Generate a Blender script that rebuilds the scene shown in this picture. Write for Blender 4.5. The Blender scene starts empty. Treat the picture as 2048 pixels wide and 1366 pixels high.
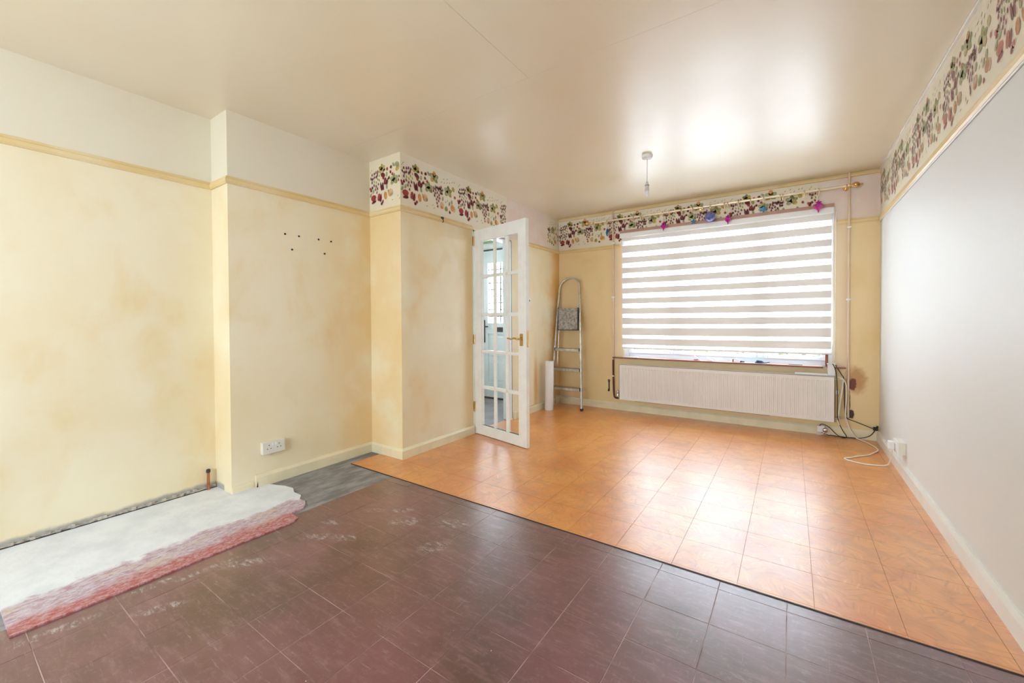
import bpy, bmesh, math, random
from mathutils import Vector, Matrix
R = math.radians
random.seed(7)
C = bpy.context.scene.collection
S = bpy.context.scene

# ------------------------------------------------------------------ camera
cd = bpy.data.cameras.new('camera'); cam = bpy.data.objects.new('camera', cd); C.objects.link(cam)
rt = Vector((0.82699815, 0.56217887, -0.00538381)); up = Vector((-0.00323848, 0.01433964, 0.99989194)); fw = Vector((-0.56219532, 0.82689134, -0.01367946))
M = Matrix((rt, up, -fw)).transposed().to_4x4(); M.translation = Vector((0, 0, 1.0863)); cam.matrix_world = M
cd.sensor_width = 36; cd.lens = 821.2955 * 36 / 2048; cd.shift_y = -(683 - 651.8402) / 2048; cd.clip_start = .02
S.camera = cam
# ------------------------------------------------------------------ world, light, exposure
w = bpy.data.worlds.new('overcast_sky'); S.world = w; w.use_nodes = True
bg = w.node_tree.nodes['Background']; bg.inputs[0].default_value = (.76, .885, 1.0, 1); bg.inputs[1].default_value = 14.5
S.view_settings.view_transform = 'Standard'; S.view_settings.look = 'None'; S.view_settings.gamma = 1
S.view_settings.use_curve_mapping = False; S.view_settings.exposure = 0.58
def portal(name, loc, rot, sx, sy):
    l = bpy.data.lights.new(name, 'AREA'); l.shape = 'RECTANGLE'; l.size = sx; l.size_y = sy
    l.cycles.is_portal = True
    o = bpy.data.objects.new(name, l); C.objects.link(o); o.location = loc; o.rotation_euler = rot
portal('daylight_front_window', (-.67, 5.0, 1.39), (R(-90), 0, 0), 2.0, 1.5)
portal('daylight_hall_door', (-3.2, 4.75, 1.46), (R(-90), 0, 0), .66, .84)
portal('fill_rear_window', (-1.4, -1.97, 1.35), (R(90), 0, 0), 1.9, 1.3)  # portal at the unseen rear window added for fill
portal('fill_hall_window', (-4.14, 3.4, 1.6), (0, R(-90), 0), .7, .7)  # portal at an unseen side window added to brighten the hall

# ------------------------------------------------------------------ node helper
class G:
    def __init__(s, name):
        s.m = bpy.data.materials.new(name); s.m.use_nodes = True; s.t = s.m.node_tree
        s.t.nodes.clear(); s.out = s.n('ShaderNodeOutputMaterial')
        s.tc = None
    def n(s, ty, **kw):
        x = s.t.nodes.new(ty)
        for k, v in kw.items(): setattr(x, k, v)
        return x
    def put(s, sock, v):
        if v is None: return
        if isinstance(v, bpy.types.NodeSocket): s.t.links.new(v, sock)
        elif isinstance(v, (tuple, list)):
            v = tuple(v)
            if sock.type == 'RGBA' and len(v) == 3: v = v + (1,)
            sock.default_value = v
        else: sock.default_value = v
    def co(s):
        if not s.tc: s.tc = s.n('ShaderNodeTexCoord')
        return s.tc.outputs['Object']
    def geo(s):
        g = s.n('ShaderNodeNewGeometry'); return g.outputs['Position']
    def xyz(s, v=None):
        x = s.n('ShaderNodeSeparateXYZ'); s.put(x.inputs[0], v or s.geo()); return x.outputs
    def map(s, v, sc=(1, 1, 1), rot=(0, 0, 0), loc=(0, 0, 0)):
        x = s.n('ShaderNodeMapping'); s.put(x.inputs[0], v); x.inputs['Scale'].default_value = sc; x.inputs['Rotation'].default_value = rot; x.inputs['Location'].default_value = loc
        return x.outputs[0]
    def noise(s, v, sc, det=3, rough=.55, dist=0):
        x = s.n('ShaderNodeTexNoise'); s.put(x.inputs['Vector'], v); x.inputs['Scale'].default_value = sc; x.inputs['Detail'].default_value = det
        x.inputs['Roughness'].default_value = rough; x.inputs['Distortion'].default_value = dist; return x.outputs['Fac']
    def math(s, op, a, b=0, c=0, clamp=False):
        x = s.n('ShaderNodeMath', operation=op, use_clamp=clamp); s.put(x.inputs[0], a); s.put(x.inputs[1], b); s.put(x.inputs[2], c); return x.outputs[0]
    def ss(s, v, a, b, lo=0., hi=1.):
        x = s.n('ShaderNodeMapRange', interpolation_type='LINEAR', clamp=True); s.put(x.inputs[0], v)
        x.inputs[1].default_value = a; x.inputs[2].default_value = b; x.inputs[3].default_value = 0; x.inputs[4].default_value = 1
        t = x.outputs[0]; t = s.math('MULTIPLY', s.math('MULTIPLY', t, t), s.math('SUBTRACT', 3, s.math('MULTIPLY', t, 2)))
        return t if (lo, hi) == (0., 1.) else s.math('ADD', lo, s.math('MULTIPLY', t, hi - lo))
    def mix(s, f, a, b):
        x = s.n('ShaderNodeMix', data_type='RGBA'); s.put(x.inputs[0], f); s.put(x.inputs[6], a); s.put(x.inputs[7], b); return x.outputs[2]
    def mul(s, *a):
        r = a[0]
        for b in a[1:]: r = s.math('MULTIPLY', r, b)
        return r
    def bump(s, h, st=.1, d=.01):
        x = s.n('ShaderNodeBump'); x.inputs['Strength'].default_value = st; x.inputs['Distance'].default_value = d; s.put(x.inputs['Height'], h); return x.outputs[0]
    def pr(s, col, rough=.5, metal=0, normal=None, coat=0, coatr=.1, spec=.5, **kw):
        p = s.n('ShaderNodeBsdfPrincipled'); s.put(p.inputs['Base Color'], col); s.put(p.inputs['Roughness'], rough); p.inputs['Metallic'].default_value = metal
        s.put(p.inputs['Normal'], normal); s.put(p.inputs['Coat Weight'], coat); s.put(p.inputs['Coat Roughness'], coatr); s.put(p.inputs['Specular IOR Level'], spec)
        for k, v in kw.items(): s.put(p.inputs[k], v)
        s.t.links.new(p.outputs[0], s.out.inputs[0]); return s.m
def simple(name, col, rough=.5, metal=0, var=.12, sc=12, **kw):
    g = G(name); n = g.noise(g.co(), sc, 4)
    f = g.ss(n, .35, .65); c2 = tuple(c * (1 - var) for c in col)
    return g.pr(g.mix(f, col, c2), rough, metal, **kw)

# --- wall paint
CREAM = (.87, .78, .565); OCHRE = (.78, .53, .20); PINK = (.80, .64, .55)
def wall_mat(name, kind):
    g = G(name); p = g.geo(); X, Y, Z = g.xyz(p)
    a = g.ss(g.noise(p, 1.5, 4, .55), .38, .72); b = g.ss(g.noise(g.map(p, (1, 1, .7), loc=(3, 1, 7)), 3.4, 5, .55, .3), .48, .82)
    low = g.mix(g.math('MULTIPLY', a, .55), CREAM if kind != 'back' else (.88, .71, .41), (.82, .65, .36)); low = g.mix(g.math('MULTIPLY', b, .6), low, OCHRE)
    upc = g.mix(g.math('MULTIPLY', a, .3), (.79, .72, .57), (.78, .66, .45))
    isup = g.math('GREATER_THAN', Z, 1.97)
    pk = g.mix(g.ss(g.noise(p, 6, 4), .4, .65), PINK, (.80, .70, .62))
    if kind == 'left':
        # ochre deepens into the corners and by the door: shade put into the colour
        nz = g.ss(g.noise(p, 2.4, 4), .3, .6)
        far = g.mul(g.ss(Y, 1.45, 2.15), g.math('LESS_THAN', Y, 2.17), nz, .55)
        low = g.mix(far, low, (.80, .53, .20)); low = g.mix(g.mul(g.ss(Y, 2.80, 3.02), g.math('LESS_THAN', Y, 3.06), .6), low, (.76, .50, .18))
        low = g.mix(g.mul(g.ss(Y, .75, 1.12), g.math('LESS_THAN', Y, 1.13), nz, .3), low, (.80, .60, .32))
        upc = g.mix(g.mul(g.ss(Y, 1.7, 2.16), g.math('LESS_THAN', Y, 2.17), .4), upc, (.80, .66, .42))
        m = g.mul(g.math('GREATER_THAN', Y, 3.62), g.math('LESS_THAN', Y, 4.46))
        upc = g.mix(m, upc, pk)
        bare = g.mul(g.ss(g.math('ADD', Z, g.math('MULTIPLY', g.noise(p, 9, 5), .05)), .075, .05), g.math('LESS_THAN', X, -3.0))
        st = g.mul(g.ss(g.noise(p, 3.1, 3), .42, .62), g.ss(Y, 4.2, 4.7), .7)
        low = g.mix(st, low, (.78, .46, .12)); low = g.mix(g.ss(Y, 4.50, 4.76, 0, .75), low, (.78, .44, .10))  # orange towards the window corner: corner shade painted into the wall colour
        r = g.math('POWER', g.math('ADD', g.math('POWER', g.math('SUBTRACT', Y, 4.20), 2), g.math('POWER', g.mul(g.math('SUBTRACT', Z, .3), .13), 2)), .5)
        low = g.mix(g.ss(r, .07, .01, 0, .75), low, (.66, .30, .05))  # upright streak beside the roll: the roll's shadow put into the colour
        col = g.mix(isup, low, upc); col = g.mix(bare, col, (.42, .39, .35))
    elif kind == 'back':
        upc = g.mix(g.math('GREATER_THAN', X, .2), upc, pk)
        near = g.mul(g.math('GREATER_THAN', X, -1.78), g.math('LESS_THAN', X, .43), g.math('GREATER_THAN', Z, .62))
        low = g.mix(g.math('MULTIPLY', g.math('SUBTRACT', 1, near), .35), low, (.78, .54, .24))
        low = g.mix(g.math('MULTIPLY', near, .5), low, (.74, .56, .42))
        # rust coloured stain where the pipe leaked
        def spot(x, z, sx, sz):
            q = g.math('ADD', g.math('POWER', g.math('DIVIDE', g.math('SUBTRACT', X, x), sx), 2), g.math('POWER', g.math('DIVIDE', g.math('SUBTRACT', Z, z), sz), 2))
            return g.math('ADD', q, g.math('MULTIPLY', g.math('SUBTRACT', g.noise(p, 30, 4), .5), 1.6))
        low = g.mix(g.ss(spot(.485, .53, .07, .11), 1.9, .2, 0, .75), low, (.46, .19, .04))
        low = g.mix(g.ss(spot(.462, .49, .03, .06), 1.2, .6), low, (.16, .035, .012))
        low = g.mix(g.ss(spot(.435, .32, .012, .14), 1.2, .6), low, (.06, .018, .012))
        low = g.mix(g.ss(spot(.45, .22, .03, .04), 1.2, .6), low, (.05, .015, .012))
        col = g.mix(isup, low, upc)
    elif kind == 'right':
        low = g.mix(g.math('MULTIPLY', a, .35), (.77, .77, .75), (.77, .74, .67))
        col = g.mix(isup, low, upc)
    else:
        col = g.mix(isup, low, upc)
    n = g.bump(g.noise(p, 26, 4), .12, .004)
    rr = g.ss(g.noise(p, 5, 3), .3, .7, .38, .5)
    return g.pr(col, rr if kind != 'right' else .55, normal=n, spec=.5, coat=0 if kind != 'right' else .2, coatr=.5)
MW = {k: wall_mat('wash_paint_' + k, k) for k in ('left', 'back', 'right', 'plain')}
g = G('ceiling_gloss_paint'); p = g.geo()
MCEIL = g.pr(g.mix(g.ss(g.noise(p, 1.1, 3), .35, .7), (.83, .735, .57), (.81, .69, .50)), g.ss(g.noise(p, 2, 3), .3, .7, .285, .36), normal=g.bump(g.noise(g.map(p, (1, 2.2, 1)), 1.6, 2), .12, .02), spec=.7, coat=1, coatr=.35, **{'Coat IOR': 1.5})
g = G('rail_ochre_gloss'); p = g.geo()
MRAIL = g.pr(g.mix(g.ss(g.noise(p, 2.5, 4), .4, .65), (.76, .56, .26), (.80, .64, .36)), .35)
MSKIRTW = simple('skirting_pale', (.82, .79, .72), .35, var=.05, sc=5)
MSKIRT = simple('skirting_cream', (.84, .74, .50), .35, var=.1, sc=5)
MWHITE = simple('white_gloss_wood', (.84, .82, .76), .25, var=.05)
MUPVC = simple('white_upvc', (.70, .74, .80), .3, var=.03)
MPLAST = simple('white_plastic', (.86, .86, .84), .35, var=.03)
MCREAMP = simple('cream_plastic', (.78, .75, .64), .35, var=.05)
MRAD = simple('radiator_enamel', (.80, .765, .71), .3, var=.04, sc=4)
MBROWN = simple('brown_varnished_wood', (.30, .075, .03), .4, var=.3)
MPBROWN = simple('pink_brown_batten', (.56, .30, .23), .45, var=.15, sc=5)
MBRASS = simple('brass', (.72, .47, .17), .25, 1, var=.1)
MALU = simple('worn_aluminium', (.66, .65, .62), .35, 1, var=.25, sc=20)
MDARK = simple('dark_metal', (.03, .028, .03), .5)
MBLACK = simple('black_rubber', (.015, .013, .015), .45)
MCOPPER = simple('copper', (.62, .25, .12), .35, 1, var=.3, sc=30)
MDPIPE = simple('bare_dark_pipe', (.14, .03, .02), .4, var=.4)
MCABLE = simple('ivory_cable', (.90, .80, .68), .4)
MCHROME = simple('chrome', (.75, .75, .75), .15, 1)
MGREEN = simple('hall_green_paint', (.36, .55, .35), .5, var=.1, sc=3)
MHALLW = simple('hall_pale_paint', (.80, .80, .76), .5, var=.04)
MAQUA = simple('hall_pale_aqua_paint', (.80, .89, .90), .35, var=.04)
MHALLF = simple('hall_grey_floor', (.30, .30, .32), .4, var=.3, sc=6)
MPINKP = simple('pipe_paint', (.78, .60, .42), .35, var=.1)
def glass(name, tint=(1, 1, 1), ior=1.45):
    g = G(name); a = g.n('ShaderNodeBsdfTransparent'); g.put(a.inputs[0], tint); b = g.n('ShaderNodeBsdfGlossy'); b.inputs['Roughness'].default_value = .02
    ge = g.n('ShaderNodeNewGeometry'); vm = g.n('ShaderNodeVectorMath', operation='DOT_PRODUCT'); g.t.links.new(ge.outputs['Incoming'], vm.inputs[0]); g.t.links.new(ge.outputs['Normal'], vm.inputs[1])
    f = g.math('ADD', .03, g.math('MULTIPLY', g.math('POWER', g.math('SUBTRACT', 1, g.math('ABSOLUTE', vm.outputs['Value'])), 5), .9)); m = g.n('ShaderNodeMixShader'); g.put(m.inputs[0], f)
    g.t.links.new(a.outputs[0], m.inputs[1]); g.t.links.new(b.outputs[0], m.inputs[2]); g.t.links.new(m.outputs[0], g.out.inputs[0]); return g.m
MGLASS = glass('clear_glass')
def fabric(name, col, trans, transl):
    g = G(name); d = g.n('ShaderNodeBsdfDiffuse'); g.put(d.inputs[0], col); t = g.n('ShaderNodeBsdfTranslucent'); g.put(t.inputs[0], col)
    tr = g.n('ShaderNodeBsdfTransparent'); m1 = g.n('ShaderNodeMixShader'); m1.inputs[0].default_value = transl
    g.t.links.new(d.outputs[0], m1.inputs[1]); g.t.links.new(t.outputs[0], m1.inputs[2])
    m2 = g.n('ShaderNodeMixShader'); m2.inputs[0].default_value = trans; g.t.links.new(m1.outputs[0], m2.inputs[1]); g.t.links.new(tr.outputs[0], m2.inputs[2])
    g.t.links.new(m2.outputs[0], g.out.inputs[0]); return g.m
MSHEER = fabric('sheer_blind_voile', (.93, .94, .95), .33, .85)
MBAND = fabric('woven_blind_band', (.82, .79, .74), .0, .012)

# ------------------------------------------------------------------ mesh helpers
class MB:
    def __init__(s): s.v = []; s.f = []; s.mi = []; s.sm = []
    def add(s, v, f, mi=0, sm=False):
        o = len(s.v); s.v += [tuple(x) for x in v]; s.f += [tuple(i + o for i in q) for q in f]; s.mi += [mi] * len(f); s.sm += [sm] * len(f); return s
    def box(s, x0, x1, y0, y1, z0, z1, mi=0, mat=None):
        v = [(x, y, z) for x in (x0, x1) for y in (y0, y1) for z in (z0, z1)]
        if mat: v = [tuple(mat @ Vector(q)) for q in v]
        return s.add(v, [(0, 1, 3, 2), (4, 6, 7, 5), (0, 4, 5, 1), (2, 3, 7, 6), (0, 2, 6, 4), (1, 5, 7, 3)], mi)
    def tube(s, pts, r, n=8, mi=0, closed=False, caps=True):
        pts = [Vector(p) for p in pts]; rs = r if isinstance(r, (list, tuple)) else [r] * len(pts)
        N = len(pts); rings = []; ref = None
        for i in range(N):
            if closed: t = pts[(i + 1) % N] - pts[i - 1]
            else: t = pts[min(i + 1, N - 1)] - pts[max(i - 1, 0)]
            t.normalize()
            if ref is None: ref = Vector((0, 0, 1)) if abs(t.z) < .9 else Vector((1, 0, 0))
            a = (ref - t * ref.dot(t)); a.normalize(); ref = a; b = t.cross(a)
            rings.append([pts[i] + (a * math.cos(k * 2 * math.pi / n) + b * math.sin(k * 2 * math.pi / n)) * rs[i] for k in range(n)])
        v = [q for rg in rings for q in rg]; f = []
        for i in range(N if closed else N - 1):
            j = (i + 1) % N
            for k in range(n): f.append((i * n + k, i * n + (k + 1) % n, j * n + (k + 1) % n, j * n + k))
        s.add(v, f, mi, True)
        if caps and not closed:
            s.add(rings[0], [tuple(range(n))[::-1]], mi); s.add(rings[-1], [tuple(range(n))], mi)
        return s
    def lathe(s, prof, n=16, mat=None, mi=0):   # prof [(r,z)]
        v = []; f = []
        for r_, z in prof:
            for k in range(n):
                q = Vector((r_ * math.cos(k * 2 * math.pi / n), r_ * math.sin(k * 2 * math.pi / n), z)); v.append(mat @ q if mat else q)
        for i in range(len(prof) - 1):
            for k in range(n): f.append((i * n + k, i * n + (k + 1) % n, (i + 1) * n + (k + 1) % n, (i + 1) * n + k))
        s.add(v, f, mi, True)
        return s
    def build(s, name, mats, parent=None, bevel=0, **tags):
        me = bpy.data.meshes.new(name); me.from_pydata(s.v, [], s.f)
        for m in (mats if isinstance(mats, (list, tuple)) else [mats]): me.materials.append(m)
        for p_, mi, sm in zip(me.polygons, s.mi, s.sm): p_.material_index = mi; p_.use_smooth = sm
        bm = bmesh.new(); bm.from_mesh(me); bmesh.ops.recalc_face_normals(bm, faces=bm.faces); bm.to_mesh(me); bm.free()
        o = bpy.data.objects.new(name, me); C.objects.link(o)
        if parent:
            o.parent = parent
            base = parent.location if not parent.parent else parent.location + parent.parent.location
            o.location = -base
        if bevel:
            b = o.modifiers.new('bevel', 'BEVEL'); b.width = bevel; b.segments = 2; b.limit_method = 'ANGLE'
        for k, v in tags.items(): o[k] = v
        return o
def tag(o, label=None, cat=None, group=None, kind=None):
    if label: o['label'] = label
    if cat: o['category'] = cat
    if group: o['group'] = group
    if kind: o['kind'] = kind
    return o
def thing(name, loc, label, cat, group=None, kind=None):
    o = bpy.data.objects.new(name, None); C.objects.link(o); o.location = loc; o.empty_display_size = .1
    return tag(o, label, cat, group, kind)
def smooth(pts, k=6):
    pts = [Vector(p) for p in pts]; out = []
    for i in range(len(pts) - 1):
        p0, p1, p2, p3 = pts[max(i - 1, 0)], pts[i], pts[i + 1], pts[min(i + 2, len(pts) - 1)]
        for j in range(k):
            t = j / k
            out.append(.5 * ((2 * p1) + (p2 - p0) * t + (2 * p0 - 5 * p1 + 4 * p2 - p3) * t * t + (3 * p1 - p0 - 3 * p2 + p3) * t ** 3))
    out.append(pts[-1]); return out

XR, X0, X1, X2, Y1, Y2, D, H = .6445, -3.127, -2.893, -2.5177, 1.125, 2.168, 4.807, 2.4
YR = -1.8
ORD = ['first', 'second', 'third', 'fourth', 'fifth', 'sixth', 'seventh', 'eighth', 'ninth', 'tenth', 'eleventh', 'twelfth', 'thirteenth', 'fourteenth', 'fifteenth', 'sixteenth', 'seventeenth', 'eighteenth', 'nineteenth']

# ------------------------------------------------------------------ walls
wl = MB().box(X0 - .15, X0, YR - .15, Y1 + .02, 0, H).box(X0 - .15, X1, Y1, Y2 + .02, 0, H).box(X0 - .15, X2, Y2, Y2 + .1, 0, H)
wl.box(X2 - .1, X2, Y2 + .1, 3.045, 0, H).box(X2 - .1, X2, 3.045, 3.69, 1.945, H).box(X2 - .1, X2, 3.69, D + .02, 0, H)
wl = wl.build('wall_left', MW['left'], label='ochre washed cream left wall with alcove, chimney breast and glazed door opening', category='wall', kind='structure')
wb = MB().box(X2 - .1, -1.66, D, D + .15, 0, H).box(.32, XR + .15, D, D + .15, 0, H).box(-1.66, .32, D, D + .15, 0, .63).box(-1.66, .32, D, D + .15, 2.13, H)
wb = wb.build('wall_back', MW['back'], label='ochre washed window wall above and around the long radiator', category='wall', kind='structure')
wr = MB().box(XR, XR + .15, YR - .15, D + .02, 0, H).build('wall_right', MW['right'], label='pale cream right wall with a thin cable along its picture rail', category='wall', kind='structure')
wq = MB().box(X0 - .15, -2.3, YR - .15, YR, 0, H).box(-.5, XR + .15, YR - .15, YR, 0, H).box(-2.3, -.5, YR - .15, YR, 0, .75).box(-2.3, -.5, YR - .15, YR, 1.95, H)
wq = wq.build('wall_rear', MW['plain'], label='cream rear wall behind the viewpoint', category='wall', kind='structure')
# ceiling boards
cl = MB().box(X0 - .9, XR + .15, YR - .15, D + .15, H + .006, H + .1).build('ceiling', MCEIL, label='glossy cream ceiling with faint board joints', category='ceiling', kind='structure')
for (xa, xb, ya, yb) in ((X0 - .9, -1.183, YR, 1.9105), (-1.183, XR + .01, YR, 1.9105), (X0 - .9, XR + .01, 1.9105, D + .01)):
    q = .0007
    MB().box(xa + q, xb - q, ya + q, yb - q, H, H + .0062).build('ceiling_board', MCEIL, cl)

# hall beyond the glazed door
wh = MB().box(-4.1, -3.66, 4.55, 4.69, 0, H).box(-2.72, X2 - .1, 4.55, 4.69, 0, H).box(-3.66, -2.72, 4.55, 4.69, 2.14, H); wh.mi = [1] * len(wh.mi)
wh = wh.box(-4.1, -3.95, Y2, 3.1, 0, H).box(-4.1, -3.95, 3.7, 4.69, 0, H).box(-4.1, -3.95, 3.1, 3.7, 0, 1.3).box(-4.1, -3.95, 3.1, 3.7, 1.9, H).box(-4.1, X0 - .15, Y2, Y2 + .1, 0, H)  # side wall opening added out of view to light the hall
wh = wh.build('wall_hall', [MHALLW, MGREEN], label='green painted hall wall seen through the glazed door', category='wall', kind='structure')
MB().box(X2 - .102, X2 - .1, Y2 + .1, 3.0, 0, H).box(X2 - .102, X2 - .1, 3.75, 4.55, 0, H).build('hall_lining', MHALLW, wh)

# ------------------------------------------------------------------ floor
g = G('floor_concrete'); p = g.geo()
MCONC = g.pr(g.mix(g.ss(g.noise(g.map(p, (3, 1, 1)), 5, 6, .65), .35, .65), (.17, .16, .165), (.33, .32, .33)), .5, normal=g.bump(g.noise(p, 30, 5), .3, .005))
g = G('pale_joint_dust'); p = g.geo()
MJOINT = g.pr(g.mix(g.ss(g.noise(p, 7, 4), .4, .65), (.60, .45, .44), (.30, .18, .17)), .8)
MVJOINT = simple('vinyl_joint', (.46, .20, .08), .6)
fl = MB().box(-4.1, XR + .15, YR - .15, D + .15, -.1, -.006).build('floor', MCONC, label='tiled floor, maroon in front and orange beyond', category='floor', kind='structure')
# grey bare concrete strip by the chimney breast
MB().box(X1, -2.30, 1.2, 1.88, -.006, -.0015).box(X1, -2.741, 1.88, Y2, -.006, -.0015).build('concrete_strip', MCONC, fl, label='bare grey concrete strip beside the chimney breast')
MB().box(-4.0, X2 - .1, Y2, 4.6, -.006, -.001).box(X2 - .1, X2 - .05, 3.045, 3.69, -.006, -.001).build('hall_floor', MHALLF, fl, label='grey hall floor beyond the doorway')
MB().box(-2.30, XR, -.01, 1.884, -.006, -.0012).build('tile_joint_bed', MJOINT, fl)
# --- maroon tiles
def maroon():
    g = G('maroon_thermoplastic_tile'); p = g.geo(); X, Y, Z = g.xyz(p)
    base = g.mix(g.ss(g.noise(p, 2.2, 5), .35, .65), (.075, .017, .014), (.16, .043, .058))
    base = g.mix(g.ss(g.noise(g.map(p, (2, 9, 1), (0, 0, R(-20))), 3, 6, .7), .48, .72, 0, .55), base, (.29, .145, .15))
    # wide scuffs and scratches
    sc = g.ss(g.noise(g.map(p, (3, 26, 1), (0, 0, R(24))), 2.6, 8, .8), .55, .70, 0, .5)
    base = g.mix(sc, base, (.52, .40, .41))
    sc2 = g.ss(g.noise(g.map(p, (40, 2.5, 1), (0, 0, R(-38))), 2.2, 6, .75), .62, .72, 0, .35)
    base = g.mix(sc2, base, (.52, .42, .44))
    # white plaster foot marks left on the tiles
    fm = None
    for (x, y, a, b, r) in ((-1.98, 1.49, .03, .075, -50), (-1.84, 1.58, .028, .07, -50), (-1.72, 1.50, .05, .10, -50), (-1.86, 1.21, .035, .09, -60), (-1.97, 1.15, .035, .08, -50), (-2.05, 1.27, .03, .07, -70), (-2.03, .84, .035, .13, -40), (-2.12, .72, .02, .14, -5), (-2.17, .55, .025, .12, -5), (-2.14, .28, .03, .12, -8), (-1.98, .52, .03, .09, -30), (-1.50, 1.62, .05, .11, -60), (-1.42, 1.40, .05, .09, -40)):
        c, s_ = math.cos(R(r)), math.sin(R(r)); dx = g.math('SUBTRACT', X, x); dy = g.math('SUBTRACT', Y, y)
        u = g.math('DIVIDE', g.math('ADD', g.mul(dx, c), g.mul(dy, s_)), a); v = g.math('DIVIDE', g.math('SUBTRACT', g.mul(dy, c), g.mul(dx, s_)), b)
        q = g.ss(g.math('ADD', g.mul(u, u), g.mul(v, v)), 1.3, .2); fm = q if fm is None else g.math('MAXIMUM', fm, q)
    fm = g.mul(fm, g.ss(g.noise(g.map(p, (12, 30, 1), (0, 0, R(30))), 1.6, 6, .75), .46, .66), .8)
    base = g.mix(fm, base, (.58, .55, .60))
    base = g.mix(g.ss(g.noise(p, 38, 5, .75), .50, .72, 0, .28), base, (.40, .26, .27))
    dots = g.ss(g.noise(p, 55, 1), .80, .84); base = g.mix(dots, base, (.7, .68, .7))
    rr = g.math('ADD', g.ss(g.noise(p, 7, 5), .3, .7, .30, .44), g.math('MULTIPLY', fm, .3))
    n = g.bump(g.noise(g.map(p, (1, 1.8, 1)), 14, 4), .22, .006)
    return g.pr(base, rr, normal=n, spec=.3, coat=1, coatr=.30, **{'Coat IOR': 1.9})
MMAR = maroon()
xs = [XR] + [.22 - .2295 * k for k in range(-1, 13)]; xs = [XR] + [x for x in [-.01 + .2295 * k for k in range(2, -11, -1)] if x > -2.29] + [-2.30]
ys = [.216 + .2288 * k for k in range(-1, 8)] + [1.884]
for i in range(len(xs) - 1):
    for j in range(len(ys) - 1):
        x1, x0, y0, y1 = xs[i], xs[i + 1], ys[j], ys[j + 1]
        q = .0015; x1 -= q; x0 += q; y0 += q; y1 -= q
        dz = random.uniform(-.0004, .0002)
        b = MB().box(x0, x1, y0, y1, -.006, dz)
        b.build('floor_tile', MMAR, fl)
# the same tiles go on behind the viewpoint, joined
b = MB()
for i in range(len(xs) - 1):
    for j in range(8):
        b.box(xs[i + 1] + .001, xs[i] - .001, -.0128 - .2288 * (j + 1) + .001, -.0128 - .2288 * j - .001, -.006, 0)
b.build('floor_tile_field', MMAR, fl, kind='stuff')
# --- orange vinyl
def orange():
    g = G('orange_vinyl_tile'); p = g.geo(); o = g.co()
    oi = g.n('ShaderNodeObjectInfo')
    v = g.n('ShaderNodeTexVoronoi', feature='F1'); g.put(v.inputs['Vector'], g.map(p, (1, 1, 1), (0, 0, .3))); v.inputs['Scale'].default_value = 13
    # fan shaped strokes: each cell turns its own way
    vr = g.n('ShaderNodeVectorRotate', rotation_type='Z_AXIS'); g.put(vr.inputs['Vector'], p); g.put(vr.inputs['Angle'], g.math('MULTIPLY', g.xyz(v.outputs['Color'])[0], 6.3))
    st = g.noise(g.map(vr.outputs[0], (5, 40, 1)), 1.8, 4, .6)
    c = g.mix(g.ss(g.noise(p, 3, 4), .35, .68), (.80, .32, .045), (.70, .21, .015))
    c = g.mix(g.ss(st, .50, .68, 0, .6), c, (.50, .155, .025)); c = g.mix(g.ss(st, .42, .30, 0, .5), c, (.90, .52, .20))
    c = g.mix(g.ss(v.outputs['Distance'], .5, .75, 0, .35), c, (.50, .17, .03))
    n = g.bump(g.math('ADD', st, g.math('MULTIPLY', g.noise(g.map(p, (1, 3, 1)), 6, 3), 1.5)), .18, .004)
    rr = g.ss(g.noise(p, 4, 5), .3, .7, .29, .40)
    return g.pr(c, rr, normal=n, spec=.4, coat=1, coatr=.36, **{'Coat IOR': 1.9})
MOR = orange()
MB().box(-2.768, XR, 1.886, Y2, -.006, .001).box(X2 - .05, XR, Y2, D, -.006, .001).build('vinyl_joint_bed', MVJOINT, fl)
xo = [XR] + [.588 - .256 * k for k in range(0, 14)]; yo = [1.885] + [1.899 + .2445 * k for k in range(0, 12)] + [D]
for i in range(len(xo) - 1):
    for j in range(len(yo) - 1):
        x1, x0, y0, y1 = xo[i], xo[i + 1], yo[j], yo[j + 1]
        if y0 >= Y2 - .05 and x1 <= X2 + .005: continue
        if y1 > Y2 + .005:
            x0 = max(x0, X2)
            if y0 < Y2 - .02 and x1 > X2 and xo[i + 1] < X2: x0 = X2
        x0 = max(x0, -2.768)
        if x1 - x0 < .01 or y1 - y0 < .01: continue
        q = .0007
        if y0 > Y2 and x0 <= X2 + .001 and 3.05 < (y0 + y1) / 2 < 3.6: x0 = X2 - .05
        MB().box(x0 + q, x1 - q, y0 + q, y1 - q, -.006, .0032).build('vinyl_tile', MOR, fl)
MB().box(-2.768, X2, 1.886, Y2, .0005, .0031).build('vinyl_tile', MOR, fl)
MB().box(-2.77, XR, 1.8805, 1.8855, -.006, .0026).build('vinyl_edge', MDARK, fl, label='dark cut edge of the orange vinyl')

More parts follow.
